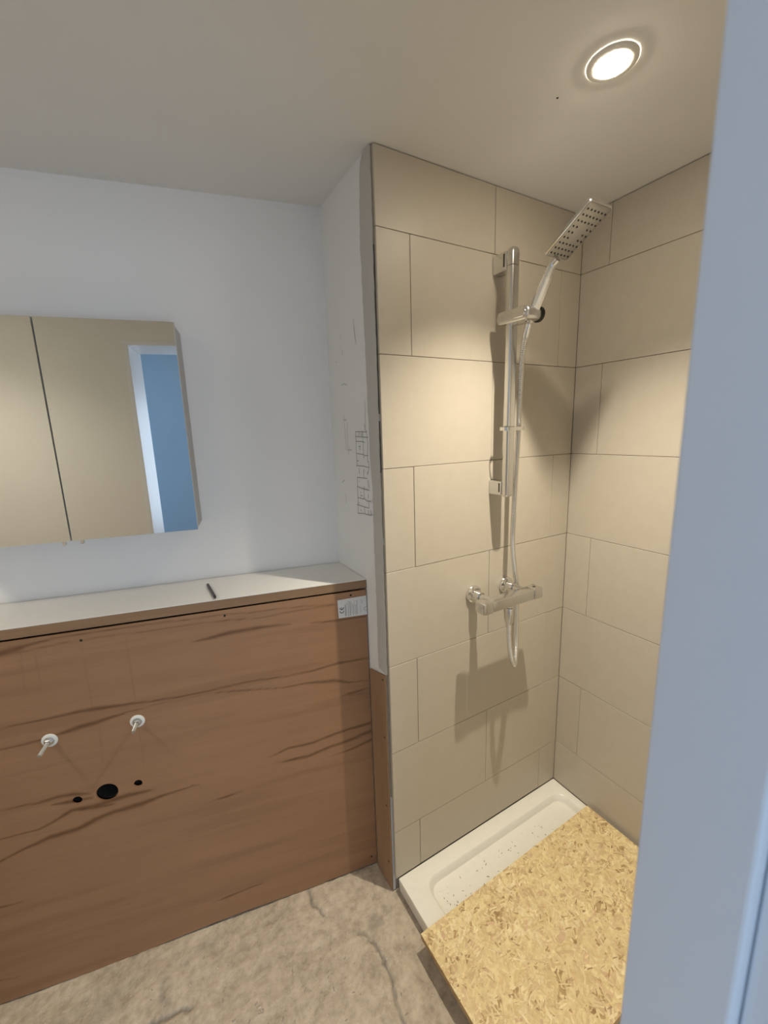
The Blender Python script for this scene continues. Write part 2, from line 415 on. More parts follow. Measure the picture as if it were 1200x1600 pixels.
# pencil drawing of the tile layout on the nib, and fainter marks
def ribbon(bm, pts, wd, x):
    for (y0, z0), (y1, z1) in zip(pts, pts[1:]):
        dy, dz = y1-y0, z1-z0; L_ = math.hypot(dy, dz) or 1
        ny, nz = -dz/L_*wd/2, dy/L_*wd/2
        bm.faces.new([bm.verts.new(q) for q in ((x, y0+ny, z0+nz), (x, y1+ny, z1+nz), (x, y1-ny, z1-nz), (x, y0-ny, z0-nz))])
STREAKS = [[[-0.9978, 0.7705, 0.0019], [-0.8922, 0.7731, 0.0024], [-0.826, 0.7754, 0.0048], [-0.781, 0.7738, 0.0064], [-0.7037, 0.7705, 0.0032], [-0.6237, 0.763, 0.0024], [-0.5396, 0.7613, 0.0024], [-0.4694, 0.7637, 0.0024], [-0.3691, 0.7662, 0.0029], [-0.2647, 0.7602, 0.0021], [-0.1852, 0.7604, 0.0026], [-0.1023, 0.7696, 0.0032], [0.0003, 0.7665, 0.0024]], [[-1.0077, 0.7123, 0.0019], [-0.923, 0.7153, 0.0024], [-0.8783, 0.7225, 0.0024], [-0.833, 0.728, 0.0064], [-0.7897, 0.7343, 0.0064], [-0.7068, 0.7471, 0.0016], [-0.6251, 0.7511, 0.0016], [-0.4882, 0.7533, 0.0016], [-0.399, 0.7429, 0.0024], [-0.306, 0.7277, 0.0019], [-0.208, 0.7207, 0.0024], [-0.1263, 0.7134, 0.0056], [-0.0743, 0.6947, 0.0024], [-0.0094, 0.687, 0.0016]], [[-0.962, 0.9795, 0.008], [-0.9347, 0.9828, 0.008], [-0.9068, 0.988, 0.0032], [-0.8503, 0.995, 0.0019], [-0.749, 0.9979, 0.0019], [-0.5139, 0.9938, 0.0016], [-0.3405, 0.9881, 0.0016], [-0.1118, 0.9734, 0.0013]], [[-0.9631, 0.9726, 0.0014], [-0.8244, 0.9792, 0.0014], [-0.6761, 0.9788, 0.0014], [-0.5156, 0.9785, 0.0014], [-0.4308, 0.9734, 0.0019], [-0.3424, 0.9661, 0.0019], [-0.2302, 0.9676, 0.0016], [-0.1019, 0.9696, 0.0013]], [[-0.5251, 0.9231, 0.0016], [-0.47, 0.9285, 0.0048], [-0.417, 0.9347, 0.0056], [-0.3452, 0.9338, 0.0048], [-0.2424, 0.932, 0.0013]], [[-0.1848, 0.9218, 0.0013], [-0.1048, 0.9163, 0.0032], [-0.0002, 0.9158, 0.0029]], [[-0.3445, 0.4922, 0.001], [-0.2837, 0.505, 0.0032], [-0.2014, 0.5052, 0.0032], [-0.1372, 0.5162, 0.0038], [-0.0091, 0.5255, 0.0048]], [[-0.3071, 0.462, 0.0013], [-0.2253, 0.4592, 0.0038], [-0.1613, 0.4696, 0.004], [-0.0848, 0.4796, 0.0048], [-0.0058, 0.4949, 0.0072]], [[-0.1417, 0.4369, 0.001], [-0.0754, 0.4448, 0.0032], [-0.0071, 0.4603, 0.0048]], [[-0.0979, 0.6512, 0.0016], [-0.0547, 0.6527, 0.0035], [-0.0083, 0.6583, 0.0016]], [[-0.0767, 0.6461, 0.0016], [-0.0113, 0.64, 0.0016]], [[-1.0383, 0.534, 0.0019], [-0.9528, 0.5292, 0.0024], [-0.9077, 0.5326, 0.004], [-0.8703, 0.5285, 0.0056], [-0.8302, 0.5173, 0.0016]], [[-0.9256, 0.5136, 0.0016], [-0.8813, 0.5068, 0.0064], [-0.8277, 0.5015, 0.0024]], [[-1.0536, 0.4447, 0.0019], [-0.9665, 0.4437, 0.0024], [-0.9185, 0.4625, 0.0032], [-0.8826, 0.4775, 0.0048], [-0.8237, 0.4743, 0.0056], [-0.742, 0.4813, 0.0064], [-0.672, 0.478, 0.0016]], [[-0.8635, 0.4708, 0.0016], [-0.8246, 0.4681, 0.0048], [-0.7769, 0.4647, 0.0016]], [[-1.0655, 0.3753, 0.0024], [-1.0035, 0.3979, 0.0032], [-0.9417, 0.4109, 0.0072], [-0.8797, 0.4138, 0.0072], [-0.8299, 0.4307, 0.0072], [-0.7803, 0.4395, 0.0072], [-0.7139, 0.4409, 0.0072], [-0.6618, 0.45, 0.004], [-0.5732, 0.4569, 0.0016]], [[-0.5336, 0.386, 0.0008], [-0.4792, 0.3887, 0.0032], [-0.4347, 0.3952, 0.0008]], [[-0.3266, 0.4679, 0.0008], [-0.2663, 0.4641, 0.0026], [-0.2042, 0.4626, 0.001]], [[-0.5651, 0.0107, 0.0008], [-0.506, 0.0132, 0.0035], [-0.3996, 0.0225, 0.0016]], [[-1.0902, 0.2308, 0.0032], [-1.0386, 0.23, 0.001]], [[-1.1319, -0.0126, 0.0016], [-1.0878, -0.0218, 0.0008]], [[-0.573, 0.4591, 0.0024], [-0.5517, 0.4568, 0.0008]]]
PENCIL_LINES = [[[-0.8905, 0.9614], [-0.8941, 0.8516]], [[-0.7859, 0.9661], [-0.7875, 0.7814]], [[-0.6818, 0.9705], [-0.6851, 0.7659], [-0.6906, 0.5584]], [[-0.781, 0.72], [-0.7888, 0.6095]], [[-0.9204, 0.9711], [-0.9302, 0.8453]]]
SKETCH = [[[0.1559, 1.4991], [0.103, 1.4984], [0.081, 1.4972]], [[0.1551, 1.4853], [0.1251, 1.4838], [0.0705, 1.4818]], [[0.1544, 1.4704], [0.1159, 1.4698], [0.0956, 1.4676]], [[0.1514, 1.4339], [0.1069, 1.4321]], [[0.103, 1.4298], [0.0748, 1.4299]], [[0.1551, 1.3968], [0.1099, 1.3979], [0.0756, 1.3957]], [[0.1537, 1.499], [0.1551, 1.4406], [0.1529, 1.3969]], [[0.1071, 1.4985], [0.1076, 1.4698], [0.1068, 1.4325], [0.1059, 1.4203]], [[0.0844, 1.5045], [0.0804, 1.4809], [0.0781, 1.461], [0.0824, 1.4333], [0.0823, 1.4111]], [[0.074, 1.4152], [0.0733, 1.3875]], [[0.1363, 1.4554], [0.1255, 1.4565], [0.1325, 1.4507], [0.1267, 1.4442]], [[0.1535, 1.4125], [0.1406, 1.4107]], [[0.1403, 1.3908], [0.1398, 1.3733]], [[0.1086, 1.3899], [0.1098, 1.3755]], [[0.0824, 1.385], [0.0871, 1.3772]], [[0.095, 1.5201], [0.0907, 1.501]], [[0.1344, 1.4979], [0.1333, 1.4866]], [[0.1134, 1.4976], [0.1124, 1.4856]], [[0.1261, 1.495], [0.1184, 1.4884]], [[0.1564, 1.3607], [0.1131, 1.3618], [0.0883, 1.3629]], [[0.157, 1.3323], [0.1224, 1.3294], [0.075, 1.3286]], [[0.1582, 1.2969], [0.1146, 1.2974]], [[0.1143, 1.3014], [0.0941, 1.2942], [0.0656, 1.297]], [[0.1672, 1.2739], [0.1125, 1.2735], [0.0855, 1.274]], [[0.1608, 1.2471], [0.1186, 1.2527], [0.0811, 1.2533], [0.0649, 1.2559]], [[0.1553, 1.3608], [0.157, 1.3203], [0.1572, 1.2961], [0.1608, 1.2471]], [[0.11, 1.3851], [0.1109, 1.3639]], [[0.1133, 1.3367], [0.1155, 1.2993]], [[0.1146, 1.2737], [0.1153, 1.2538]], [[0.0804, 1.3852], [0.0874, 1.3734]], [[0.0826, 1.3587], [0.082, 1.3417], [0.0764, 1.3366]], [[0.0841, 1.3167], [0.0883, 1.3027]], [[0.086, 1.2933], [0.0855, 1.274]], [[0.0892, 1.2667], [0.0892, 1.2539]], [[0.1453, 1.3503], [0.1413, 1.3467]], [[0.1552, 1.2821], [0.1487, 1.28]], [[0.1387, 1.3163], [0.1322, 1.316]], [[0.1396, 1.3062], [0.1244, 1.3075]], [[0.1415, 1.2628], [0.1355, 1.2566]], [[0.0717, 1.2703], [0.0689, 1.2553]]]
SKETCH_FAINT = [[[0.1369, 1.8138], [0.1353, 1.7863], [0.1296, 1.756]], [[0.1364, 1.801], [0.1264, 1.7444]], [[0.2292, 1.7904], [0.2282, 1.7746]], [[0.2246, 1.7466], [0.2199, 1.7281]], [[0.2375, 1.6422], [0.2168, 1.6453], [0.1979, 1.6381]], [[0.2329, 1.5529], [0.2303, 1.5318]], [[0.2401, 1.5364], [0.2146, 1.5355]], [[0.2308, 1.5276], [0.2253, 1.4425]], [[0.2106, 1.527], [0.2146, 1.447]], [[0.2202, 1.4426], [0.1852, 1.4435]], [[0.204, 1.4515], [0.2115, 1.43]], [[0.2756, 1.3331], [0.2471, 1.3447]], [[0.2471, 1.2996], [0.2454, 1.2679]], [[0.0857, 1.5837], [0.088, 1.508]], [[0.275, 1.7185], [0.2669, 1.7153]]]
bm = bmesh.new()
for s_ in SKETCH: ribbon(bm, s_, .0022, -.0004 if min(q[0] for q in s_) > .078 else -.0022)
o = obj('pencil_sketch', bm, 'graphite', wall_nib); finish(o, 'pencil grid drawing of a tile layout')
bm = bmesh.new()
for s_ in SKETCH_FAINT: ribbon(bm, s_, .0022, -.0004)
obj('pencil_mark', bm, 'graphite_faint', wall_nib)

# ------------------------------------------------------------------ shower tray and board
tr = thing('shower_tray', 'cream white shower tray with rounded recess, partly under the strand board', 'shower tray', (.40, -.44, FZ))
bm = bmesh.new()
def lp(x0, x1, y0, y1, r, z_): return [Vector((x-.40, y+.44, z_-FZ)) for x, y in rrect(x0, x1, y0, y1, r)]
X0, X1, Y0, Y1 = .0125, WB-.001, -.86, -.0008
rings(bm, [lp(X0+.004, X1, Y0, Y1, .002, -.054), lp(X0, X1, Y0, Y1, .003, -.010), lp(X0, X1, Y0, Y1, .003, -.004), lp(X0+.0012, X1-.001, Y0+.001, Y1-.001, .003, -.001), lp(X0+.004, X1-.004, Y0+.004, Y1-.004, .003, 0),
           lp(.078, .772, -.80, -.052, .045, -.0006), lp(.0815, .7685, -.797, -.0555, .044, -.0025), lp(.088, .762, -.79, -.062, .041, -.017), lp(.092, .758, -.786, -.066, .039, -.0235), lp(.099, .751, -.78, -.073, .036, -.0255), lp(.3, .5, -.5, -.3, .03, -.029)], True, True)
obj('basin', bm, 'tray', tr, smooth=40)
def chips(name, n_, gen, mat, size, parent=None, loc=(0, 0, 0)):
    bm = bmesh.new()
    for _ in range(n_):
        x, y, z_ = gen(); s_ = random.uniform(*size); a_ = random.uniform(0, 6.28); el = random.uniform(1, 2.4)
        c_, d_ = math.cos(a_), math.sin(a_); vs = []
        for q in ((-1, -.6, 0), (1, -.5, 0), (.7, .6, 0), (-.8, .5, 0), (.1, 0, .8)):
            px, py = q[0]*s_*el, q[1]*s_; vs.append(bm.verts.new((x+px*c_-py*d_, y+px*d_+py*c_, z_+q[2]*s_)))
        for f in ((0, 1, 4), (1, 2, 4), (2, 3, 4), (3, 0, 4), (3, 2, 1, 0)): bm.faces.new([vs[i] for i in f])
    o = obj(name, bm, mat, parent, loc); o['kind'] = 'stuff'; return o
def g_tray():
    t = random.random()**1.5
    return (.12+t*.5-.40+random.uniform(-.02, .02), random.uniform(-.17, -.09)+.44, -.0258-FZ)
chips('debris', 60, g_tray, 'crumb', (.0008, .0026), tr)
def g_floor():
    x = random.uniform(-1.1, -.04); y = random.uniform(-.35, .30)
    if y > .10-.217*x-.03: y -= .3
    i = min(len(gx)-1, int((x+2.2)/st_)); j = min(len(gy)-1, int((y+1.1)/st_))
    return (x, y, float(Z[j, i])-.0006)
o = chips('plaster_crumbs', 260, g_floor, 'crumb_light', (.0010, .0030), floor)
o = chips('grit', 240, g_floor, 'crumb', (.0012, .0038), floor)

osb = thing('strand_board', 'loose sheet of tan oriented strand board laid over the shower tray', 'board', (.39, -.38, .0002), R_(.8))
OX0, OX1, OY0, OY1 = -.408, .400, -.207, .2045
obj('sheet', B(OX0, OX1, OY0, OY1, 0, .0175), 'osbcore', osb)
def clip(poly):
    for ax, lim, sg in ((0, OX0, 1), (0, OX1, -1), (1, OY0, 1), (1, OY1, -1)):
        out = []
        for i in range(len(poly)):
            a_, b_ = poly[i], poly[(i+1) % len(poly)]; ia, ib = (a_[ax]-lim)*sg >= 0, (b_[ax]-lim)*sg >= 0
            if ia: out.append(a_)
            if ia != ib:
                t = (lim-a_[ax])/(b_[ax]-a_[ax]); out.append((a_[0]+t*(b_[0]-a_[0]), a_[1]+t*(b_[1]-a_[1])))
        poly = out
        if len(poly) < 3: return []
    return poly
V_, F_, Cc = [], [], []
pal = [(.78, .63, .34)]*7 + [(.82, .67, .37)]*7 + [(.74, .58, .30)]*4 + [(.73, .54, .31)]*2 + [(.66, .48, .26)] + [(.86, .73, .44)]*3
NB, NM, ND = 1000, 2600, 520      # broad strands, narrow strands, thin dark slivers
for k in range(NB+NM+ND):
    cx, cy = random.uniform(OX0-.02, OX1+.02), random.uniform(OY0-.02, OY1+.02)
    patch = math.sin(cx*23+1.3)*math.sin(cy*31+.4) + .6*math.sin(cx*51-cy*37)
    if k < NB: L_ = random.uniform(.03, .09); wd = L_*random.uniform(.15, .45); cc = random.choice(pal)
    elif k < NB+NM:
        L_ = random.uniform(.008, .045); wd = random.uniform(.0015, .008); cc = random.choice(pal)
    else:
        L_ = random.uniform(.004, .026)*random.choice((.6, 1, 1)); wd = random.uniform(.0008, .0034)
        cc = random.choice([(.44, .28, .13), (.52, .34, .17), (.36, .23, .11), (.58, .42, .22)])
        if patch < -.2 and random.random() < .7: continue
    if NB-160 < k < NB: cc = random.choice([(.68, .48, .30), (.62, .45, .25), (.70, .52, .28)]); L_ *= .6; wd *= .7
    a_ = random.gauss(.5, .8) if random.random() < .6 else random.uniform(0, 3.14)
    ca, sa = math.cos(a_), math.sin(a_); bend = random.uniform(-.25, .25)*L_
    pts = []
    prof = [(-.5, -.15), (-.40, -.5), (-.12, -.42), (.12, -.5), (.38, -.38), (.5, .0), (.42, .42), (.15, .40), (-.1, .5), (-.42, .3)]
    for q in prof:
        px, py = (q[0]+random.uniform(-.07, .07))*L_, (q[1]+random.uniform(-.2, .2))*wd + bend*(q[0]*q[0]-.1)
        pts.append((cx+px*ca-py*sa, cy+px*sa+py*ca))
    pts = clip(pts)
    if not pts: continue
    f_ = random.uniform(.91, 1.06)
    z_ = .0176 + .0010*k/(NB+NM+ND); i0 = len(V_)
    V_ += [(x, y, z_) for x, y in pts]; F_.append(list(range(i0, i0+len(pts)))); Cc += [(cc[0]*f_, cc[1]*f_, cc[2]*f_, 1)]*len(pts)
me = bpy.data.meshes.new('wood_strands'); me.from_pydata(V_, [], F_)
at = me.attributes.new('strand', 'FLOAT_COLOR', 'POINT'); at.data.foreach_set('color', np.array(Cc, np.float32).ravel())
me.materials.append(M['strand'])
o = bpy.data.objects.new('wood_strands', me); COL.objects.link(o); o.parent = osb; o['kind'] = 'stuff'

# ------------------------------------------------------------------ boxed-in basin panel and shelf (basin-wall frame)
# panel front lies .208 in front of the basin wall
TF = .208
PS0 = -1.95
SO = .0461       # where the panel plane meets the nib, along the wall
def sh(z_): return z_
pan = thing('basin_panel', 'brown plywood front panel with drilled pipe holes under the white shelf', 'panel', BW(-.75+SO, TF-.006, -.08), TH)
PO = Vector((-.75, 0, -.08))
HOLES = [(-.7905, .5085, .0275), (-.8645, .5065, .0120), (-.7115, .5130, .0112)]
sx = np.arange(-1.30, -.0039, .004); n_s = len(sx)
n_z = 270
SX, K = np.meshgrid(sx, np.linspace(0, 1, n_z))
bot = -.052 + .0405*SX + .004*np.sin(SX*9)*(SX < -.2)
ZZ = bot + (1.0055-bot)*K
grain = np.zeros_like(SX)
wig = (fbm(SX, ZZ*3, 14, 3, 21)-.5)*.012
for stk in STREAKS:
    for q0, q1 in zip(stk, stk[1:]):
        d_, t_ = seg_dist(SX, ZZ+wig*.5, q0, q1)
        wd = q0[2]+(q1[2]-q0[2])*t_
        g_ = np.exp(-(d_/np.maximum(wd*1.1, .0021))**2)*np.clip(wd/.0026, .45, .92)
        grain = np.maximum(grain, g_)
for stk in PENCIL_LINES:
    for q0, q1 in zip(stk, stk[1:]):
        d_, t_ = seg_dist(SX, ZZ, q0, q1); grain = np.maximum(grain, .22*np.exp(-(d_/.002)**2))
grain *= (.75+.5*fbm(SX, ZZ*6, 30, 3, 4)); grain = np.clip(grain, 0, .92)
soft = np.clip((fbm(SX*.35, ZZ*5, 6, 4, 31)-.55)*1.2, 0, .16); grain = np.clip(np.maximum(grain, soft), 0, .92)
SXf, ZZf = SX.copy(), ZZ.copy(); inside = np.zeros(SX.shape, bool)
for hs, hz, hr in HOLES:
    dd = np.hypot(SXf-hs, ZZf-hz)
    ring = (dd < hr+.0045) & (dd > 1e-6)
    inside |= dd < hr-.0024
    near = ring & (dd >= hr-.0024)
    SXf[near] = hs+(SXf[near]-hs)*hr/dd[near]; ZZf[near] = hz+(ZZf[near]-hz)*hr/dd[near]
idx = np.arange(n_s*n_z).reshape(n_z, n_s)
F = np.stack([idx[:-1, :-1], idx[:-1, 1:], idx[1:, 1:], idx[1:, :-1]], -1).reshape(-1, 4)
ins = inside.ravel(); F = F[~ins[F].any(1)]
VV = np.stack([SXf-PO.x, np.full_like(SXf, -.006), ZZf-PO.z], -1).reshape(-1, 3)
used = np.zeros(len(VV), bool); used[F.ravel()] = True; remap = np.cumsum(used)-1
me = bpy.data.meshes.new('front_sheet'); me.from_pydata(VV[used].tolist(), [], remap[F].tolist())
at = me.attributes.new('grain', 'FLOAT', 'POINT'); at.data.foreach_set('value', grain.ravel()[used].astype(np.float32))
me.materials.append(M['ply'])
o = bpy.data.objects.new('front_sheet', me); COL.objects.link(o); o.parent = pan
md = o.modifiers.new('thickness', 'SOLIDIFY'); md.thickness = .005; md.offset = -1
if me.polygons[0].normal.y > 0: md.offset = 1
obj('side_sheet', B(PS0-PO.x, -1.3005-PO.x, -.006, .006, -.02, 1.088), 'ply', pan)
for k, (hs, hz, hr) in enumerate(HOLES):
    bm = bmesh.new(); lathe(bm, (hs-PO.x, .006, hz-PO.z), (0, 1, 0), [(0, hr+.001), (.05, hr+.001), (.05, .0005)], 32, False, True)
    obj('pipe_hole', bm, 'dark', pan, smooth=40)
for hs, hz in [(-.786, .9798), (-.4275, .9887), (-.0536, .9941), (-.0245, -.0197), (-1.15, .97)]:
    bm = bmesh.new(); lathe(bm, (hs-PO.x, -.0064, hz-PO.z), (0, 1, 0), [(0, .0008), (0, .0034), (.0006, .0036)], 12, True, False)
    obj('screw_head', bm, 'dark', pan)
# shelf on top
shf = thing('shelf', 'white laminate shelf with raw brown plywood front edge above the panel', 'shelf', BW(-.9, .1, 1.0115), TH)
def shelf_slab(f, z0, z1):      # right end cut to the skewed nib
    q = [(PS0+.9, f), (.9+.2217*(.1-f)-.0015, f), (.9+.2217*.0040-.0015, .0960), (PS0+.9, .0960)]
    return rings(bmesh.new(), [[(x, y, z_) for x, y in q] for z_ in (z0, z1)])
obj('shelf_top', shelf_slab(-.1080, .0268, .0285), 'laminate', shf)
obj('shelf_core', shelf_slab(-.1075, 0, .0265), 'plyedge', shf)
# label
lab = thing('product_label', 'small pale printed label with CE mark stuck at the top right panel corner', 'label', BW(-.048+SO, TF+.0004, .953), TH)
bm = bmesh.new()
c4 = [(-.0490, .0305), (.0445, .0330), (.0450, -.0320), (-.0480, -.0300)]
vs = [bm.verts.new((x, 0, z_)) for x, z_ in c4] + [bm.verts.new((x, -.0004, z_)) for x, z_ in c4]
for f in ((0, 1, 2, 3), (4, 7, 6, 5), (0, 4, 5, 1), (1, 5, 6, 2), (2, 6, 7, 3), (3, 7, 4, 0)): bm.faces.new([vs[i] for i in f])
obj('paper', bm, 'paper', lab)
def stroke(bm, pts, wd, y=-.0006):
    for (x0, z0), (x1, z1) in zip(pts, pts[1:]):
        dx, dz = x1-x0, z1-z0; L_ = math.hypot(dx, dz) or 1; nx, nz = -dz/L_*wd/2, dx/L_*wd/2; ex, ezz = dx/L_*wd*.2, dz/L_*wd*.2
        bm.faces.new([bm.verts.new(q) for q in ((x0+nx-ex, y, z0+nz-ezz), (x1+nx+ex, y, z1+nz+ezz), (x1-nx+ex, y, z1-nz+ezz), (x0-nx-ex, y, z0-nz-ezz))])
bm = bmesh.new()
for cz, is_e in ((-.0075, False), (.0035, True)):      # letters turned to read upwards: arcs open to the top
    arc = [(-.0365+.0058*math.cos(a_), cz+.0058*math.sin(a_)) for a_ in np.linspace(R_(170), R_(370), 14)]
    stroke(bm, arc, .0021)
    if is_e: stroke(bm, [(-.0365, cz-.005), (-.0365, cz+.001)], .0021)
o = obj('ce_mark', bm, 'ink', lab); finish(o, 'black CE mark')
bm = bmesh.new()
rows = [(-.025, -.026, .012, .0034), (-.0215, -.024, .02, .0012), (-.0155, -.027, .024, .0022), (-.0095, -.026, .022, .0030), (-.0045, -.02, .018, .0012), (.000, -.026, .012, .0022), (.0045, -.022, .024, .0012), (.0085, -.026, .006, .0016), (.0125, -.024, .022, .0024), (.0235, -.02, .004, .0012), (.0285, .01, .022, .0018)]
for x, z0, z1, wd in rows:
    z_ = z0
    while z_ < z1:
        l_ = random.uniform(.003, .009); stroke(bm, [(x, z_), (x, min(z1, z_+l_))], wd); z_ += l_+.0014
obj('print_lines', bm, 'inkgrey', lab)
bm = bmesh.new(); stroke(bm, [(.0435, -.0040), (.038, -.0065), (.0345, -.0105), (.0375, -.0145), (.0440, -.0180)], .0018)
obj('symbol', bm, 'inkgrey', lab)
# threaded rods with nut and washer
for nm_, hs, hz, ln, lb in (('threaded_rod', -.8981, .7095, .062, 'steel threaded rod with nut and white washer, left one on the panel'), ('threaded_rod', -.6874, .7125, .050, 'steel threaded rod with nut and white washer, right one on the panel')):
    t = thing(nm_, lb, 'bolt', BW(hs+SO, TF, hz), TH, 'basin fixing rods on the panel')
    bm = bmesh.new(); lathe(bm, (0, .0015, 0), (0, -1, 0), [(0, .0055), (0, .0190), (.003, .0192), (.0042, .0178), (.0050, .0150), (.0050, .0055)], 32, False, False)
    obj('washer', bm, 'washer', t, smooth=35)
    bm = bmesh.new(); lathe(bm, (0, -.0036, 0), (0, -1, 0), [(0, .0118), (.0018, .0118), (.0018, .0055)], 24, False, False)
    obj('steel_washer', bm, 'steel', t, smooth=35)
    bm = bmesh.new(); lathe(bm, (0, -.0054, 0), (0, -1, 0), [(0, .0094), (.0074, .0094), (.0085, .0082), (.0085, .0046)], 6, True, False)
    obj('nut', bm, 'steel', t)
    bm = bmesh.new(); prof = []
    h = -.014
    while h < ln-.002: prof += [(h, .0050), (h+.0008, .0042)]; h += .0016
    prof += [(ln, .0036)]
    lathe(bm, (0, 0, 0), (0, -1, 0), prof, 12); obj('rod', bm, 'steel', t)
# pencil on the shelf
p0, p1 = Vector((-.4392, .352, 1.0448)), Vector((-.4352, .222, 1.0448))
t = thing('pencil', 'black pencil lying across the white shelf', 'pencil', (p0+p1)/2 - Vector((0, 0, .0046)))
o_ = t.location; dr = (p1-p0).normalized(); L_ = (p1-p0).length
bm = bmesh.new(); lathe(bm, p0-o_, dr, [(0, .0044), (L_-.012, .0044)], 6); obj('barrel', bm, 'pencil', t)
bm = bmesh.new(); lathe(bm, p0-o_, dr, [(L_-.012, .0044), (L_, .0014)], 8); obj('tip', bm, 'pencil', t)
# timber filler board on the nib
fb = thing('filler_board', 'narrow plywood filler board on the wall end beside the tiles', 'board', (-.0035, .065, -.058))
bm = bmesh.new()
pr = [(.014, -.0555), (.1135, -.0555), (.1135, .734), (.014, .7605)]
vs = [bm.verts.new((x+.0035, y-.065, z_+.058)) for x in (-.0065, -.0006) for y, z_ in pr]
for f in ((0, 1, 2, 3), (7, 6, 5, 4), (0, 4, 5, 1), (1, 5, 6, 2), (2, 6, 7, 3), (3, 7, 4, 0)): bm.faces.new([vs[i] for i in f])
obj('plank', bm, 'plyboard', fb)
for y, z_ in ((.027, .741), (.028, .536), (.031, .276), (.03, .05)):
    bm = bmesh.new(); lathe(bm, (-.0034, y-.065, z_+.058), (1, 0, 0), [(0, .0006), (0, .0034), (.0006, .0036)], 12, True, False); obj('screw_head', bm, 'dark', fb)

# ------------------------------------------------------------------ mirror cabinet
CD = .14
mc = thing('mirror_cabinet', 'wall-hung cabinet with two mirrored doors above the white shelf', 'cabinet', BW(-.745, 0, 1.236), TH)
obj('body', B(-.316, .3085, -CD+.020, -.0005, .0, .562, .001, 1), 'alu', mc)
for x0, x1 in ((.0, .312), (-.316, -.0035)):
    dr_ = obj('door', B(x0, x1, -CD+.0032, -CD+.0185, -.0005, .5625), 'carcass', mc)
    obj('mirror_pane', B(x0, x1, -CD, -CD+.003, -.0005, .5625, .0004, 1), 'mirror', dr_)
    hx = .020 if x0 >= 0 else -.022
    obj('finger_pull', B(hx-.004, hx+.004, -CD+.006, -CD+.016, -.0125, -.0006, .001, 1), 'satin', dr_)

# ------------------------------------------------------------------ downlight
LAMP = (1, .91, .74)
def downlight(x, y, label, watts, soft, beam):
    dl = thing('downlight', label, 'ceiling light', (x, y, CEIL), 0, 'ceiling downlights')
    bm = bmesh.new(); lathe(bm, (0, 0, -.0003), (0, 0, -1), [(0, .046), (.0022, .0455), (.0040, .043), (.0048, .034), (.0045, .0305)], 48, False, False); obj('trim_ring', bm, 'washer', dl, smooth=50)
    bm = bmesh.new(); lathe(bm, (0, 0, -.0015), (0, 0, -1), [(0, .0308), (.0045, .0305), (.0062, .024), (.0070, .012), (.0072, .001)], 40, True, True); obj('diffuser', bm, 'led', dl, smooth=60)
    sl = bpy.data.lights.new('downlight_beam', 'SPOT'); sl.energy = watts; sl.color = LAMP; sl.spot_size = R_(beam); sl.spot_blend = 1.0; sl.shadow_soft_size = soft
    so = bpy.data.objects.new('downlight_beam', sl); COL.objects.link(so); so.location = (0, 0, -.016); so.parent = dl
downlight(.307, -.405, 'round downlight glowing in the ceiling above the shower tray', 84, .011, 101)
downlight(-1.60, -.06, 'round downlight in the ceiling in front of the mirrored cabinet', 46, .12, 134)
bm = bmesh.new(); lathe(bm, (.28833, -.29616, CEIL-.0008), (0, 0, 1), [(0, .0008), (0, .0022), (.0008, .0026)], 10, True, False)
cs = obj('ceiling_hole', bm, 'dark', bpy.data.objects['ceiling'])

# ------------------------------------------------------------------ shower rail
RX0, RX1 = .398, .4305
rl = thing('shower_rail', 'chrome vertical riser rail with two wall brackets on the beige tiles', 'shower rail', (.414, 0, 1.285))
ro = Vector((.414, 0, 1.285))
bm = bmesh.new(); ol = rrect(RX0-ro.x, RX1-ro.x, -.0765, -.052, .0085, 6)
def rz(z_, s_=0.0): return [(x*(1-s_*1.0), -.064+(y+.064)*(1-s_), z_-ro.z) for x, y in ol]
rings(bm, [rz(1.284, .35), rz(1.2865, .12), rz(1.291), rz(1.9475)]); obj('rail', bm, 'satin', rl, smooth=50)
bm = bmesh.new(); rings(bm, [rz(1.949), rz(1.981), rz(1.990, .08), rz(1.9945, .28), rz(1.9965, .6)]); obj('end_cap', bm, 'satin', rl, smooth=50)
for z0, z1 in ((1.939, 1.9895), (1.287, 1.3315)):
    bk = obj('bracket', B(RX0-.0005-ro.x, RX1+.0005-ro.x, -.0535, -.0003, z0-ro.z, z1-ro.z, .0022, 2), 'satin', rl, smooth=40)
    obj('slot', B(RX0-.0011-ro.x, RX0+.0005-ro.x, -.0475, -.0425, z0+.010-ro.z, z1-.006-ro.z), 'black', bk)
# slider: long rounded block running out from the wall, with an oval button and a swivel cone
sld = thing('handset_slider', 'chrome sliding handset holder clamped on the riser rail', 'shower holder', (.41, -.09, 1.79))
s0 = Vector((.41, -.09, 1.79))
def sl_loop(x, ins):
    pts = []
    y0, y1 = -.152+ins, -.034-ins
    for y, z_ in rrect(y0, y1, 1.790+ins, 1.826-ins, .0155-ins*.5, 8):
        tilt = (y+.034)*.03
        pts.append((x-s0.x, y-s0.y, z_+tilt-s0.z))
    return pts
bm = bmesh.new(); rings(bm, [sl_loop(.383, .0035), sl_loop(.3845, .0008), sl_loop(.388, 0), sl_loop(.4335, 0), sl_loop(.4365, .0015), sl_loop(.4375, .004)])
obj('slider_body', bm, 'satin', sld, smooth=50)
bm = bmesh.new()
def bt(x, ins): return [(x-s0.x, y-s0.y, z_-s0.z+(y+.034)*.03) for y, z_ in rrect(-.143+ins, -.097-ins, 1.7975+ins, 1.8195-ins, .0108-ins, 8)]
rings(bm, [bt(.3834, 0), bt(.3808, .0002), bt(.3796, .0016), bt(.3793, .004)]); obj('button', bm, 'chrome', sld, smooth=40)
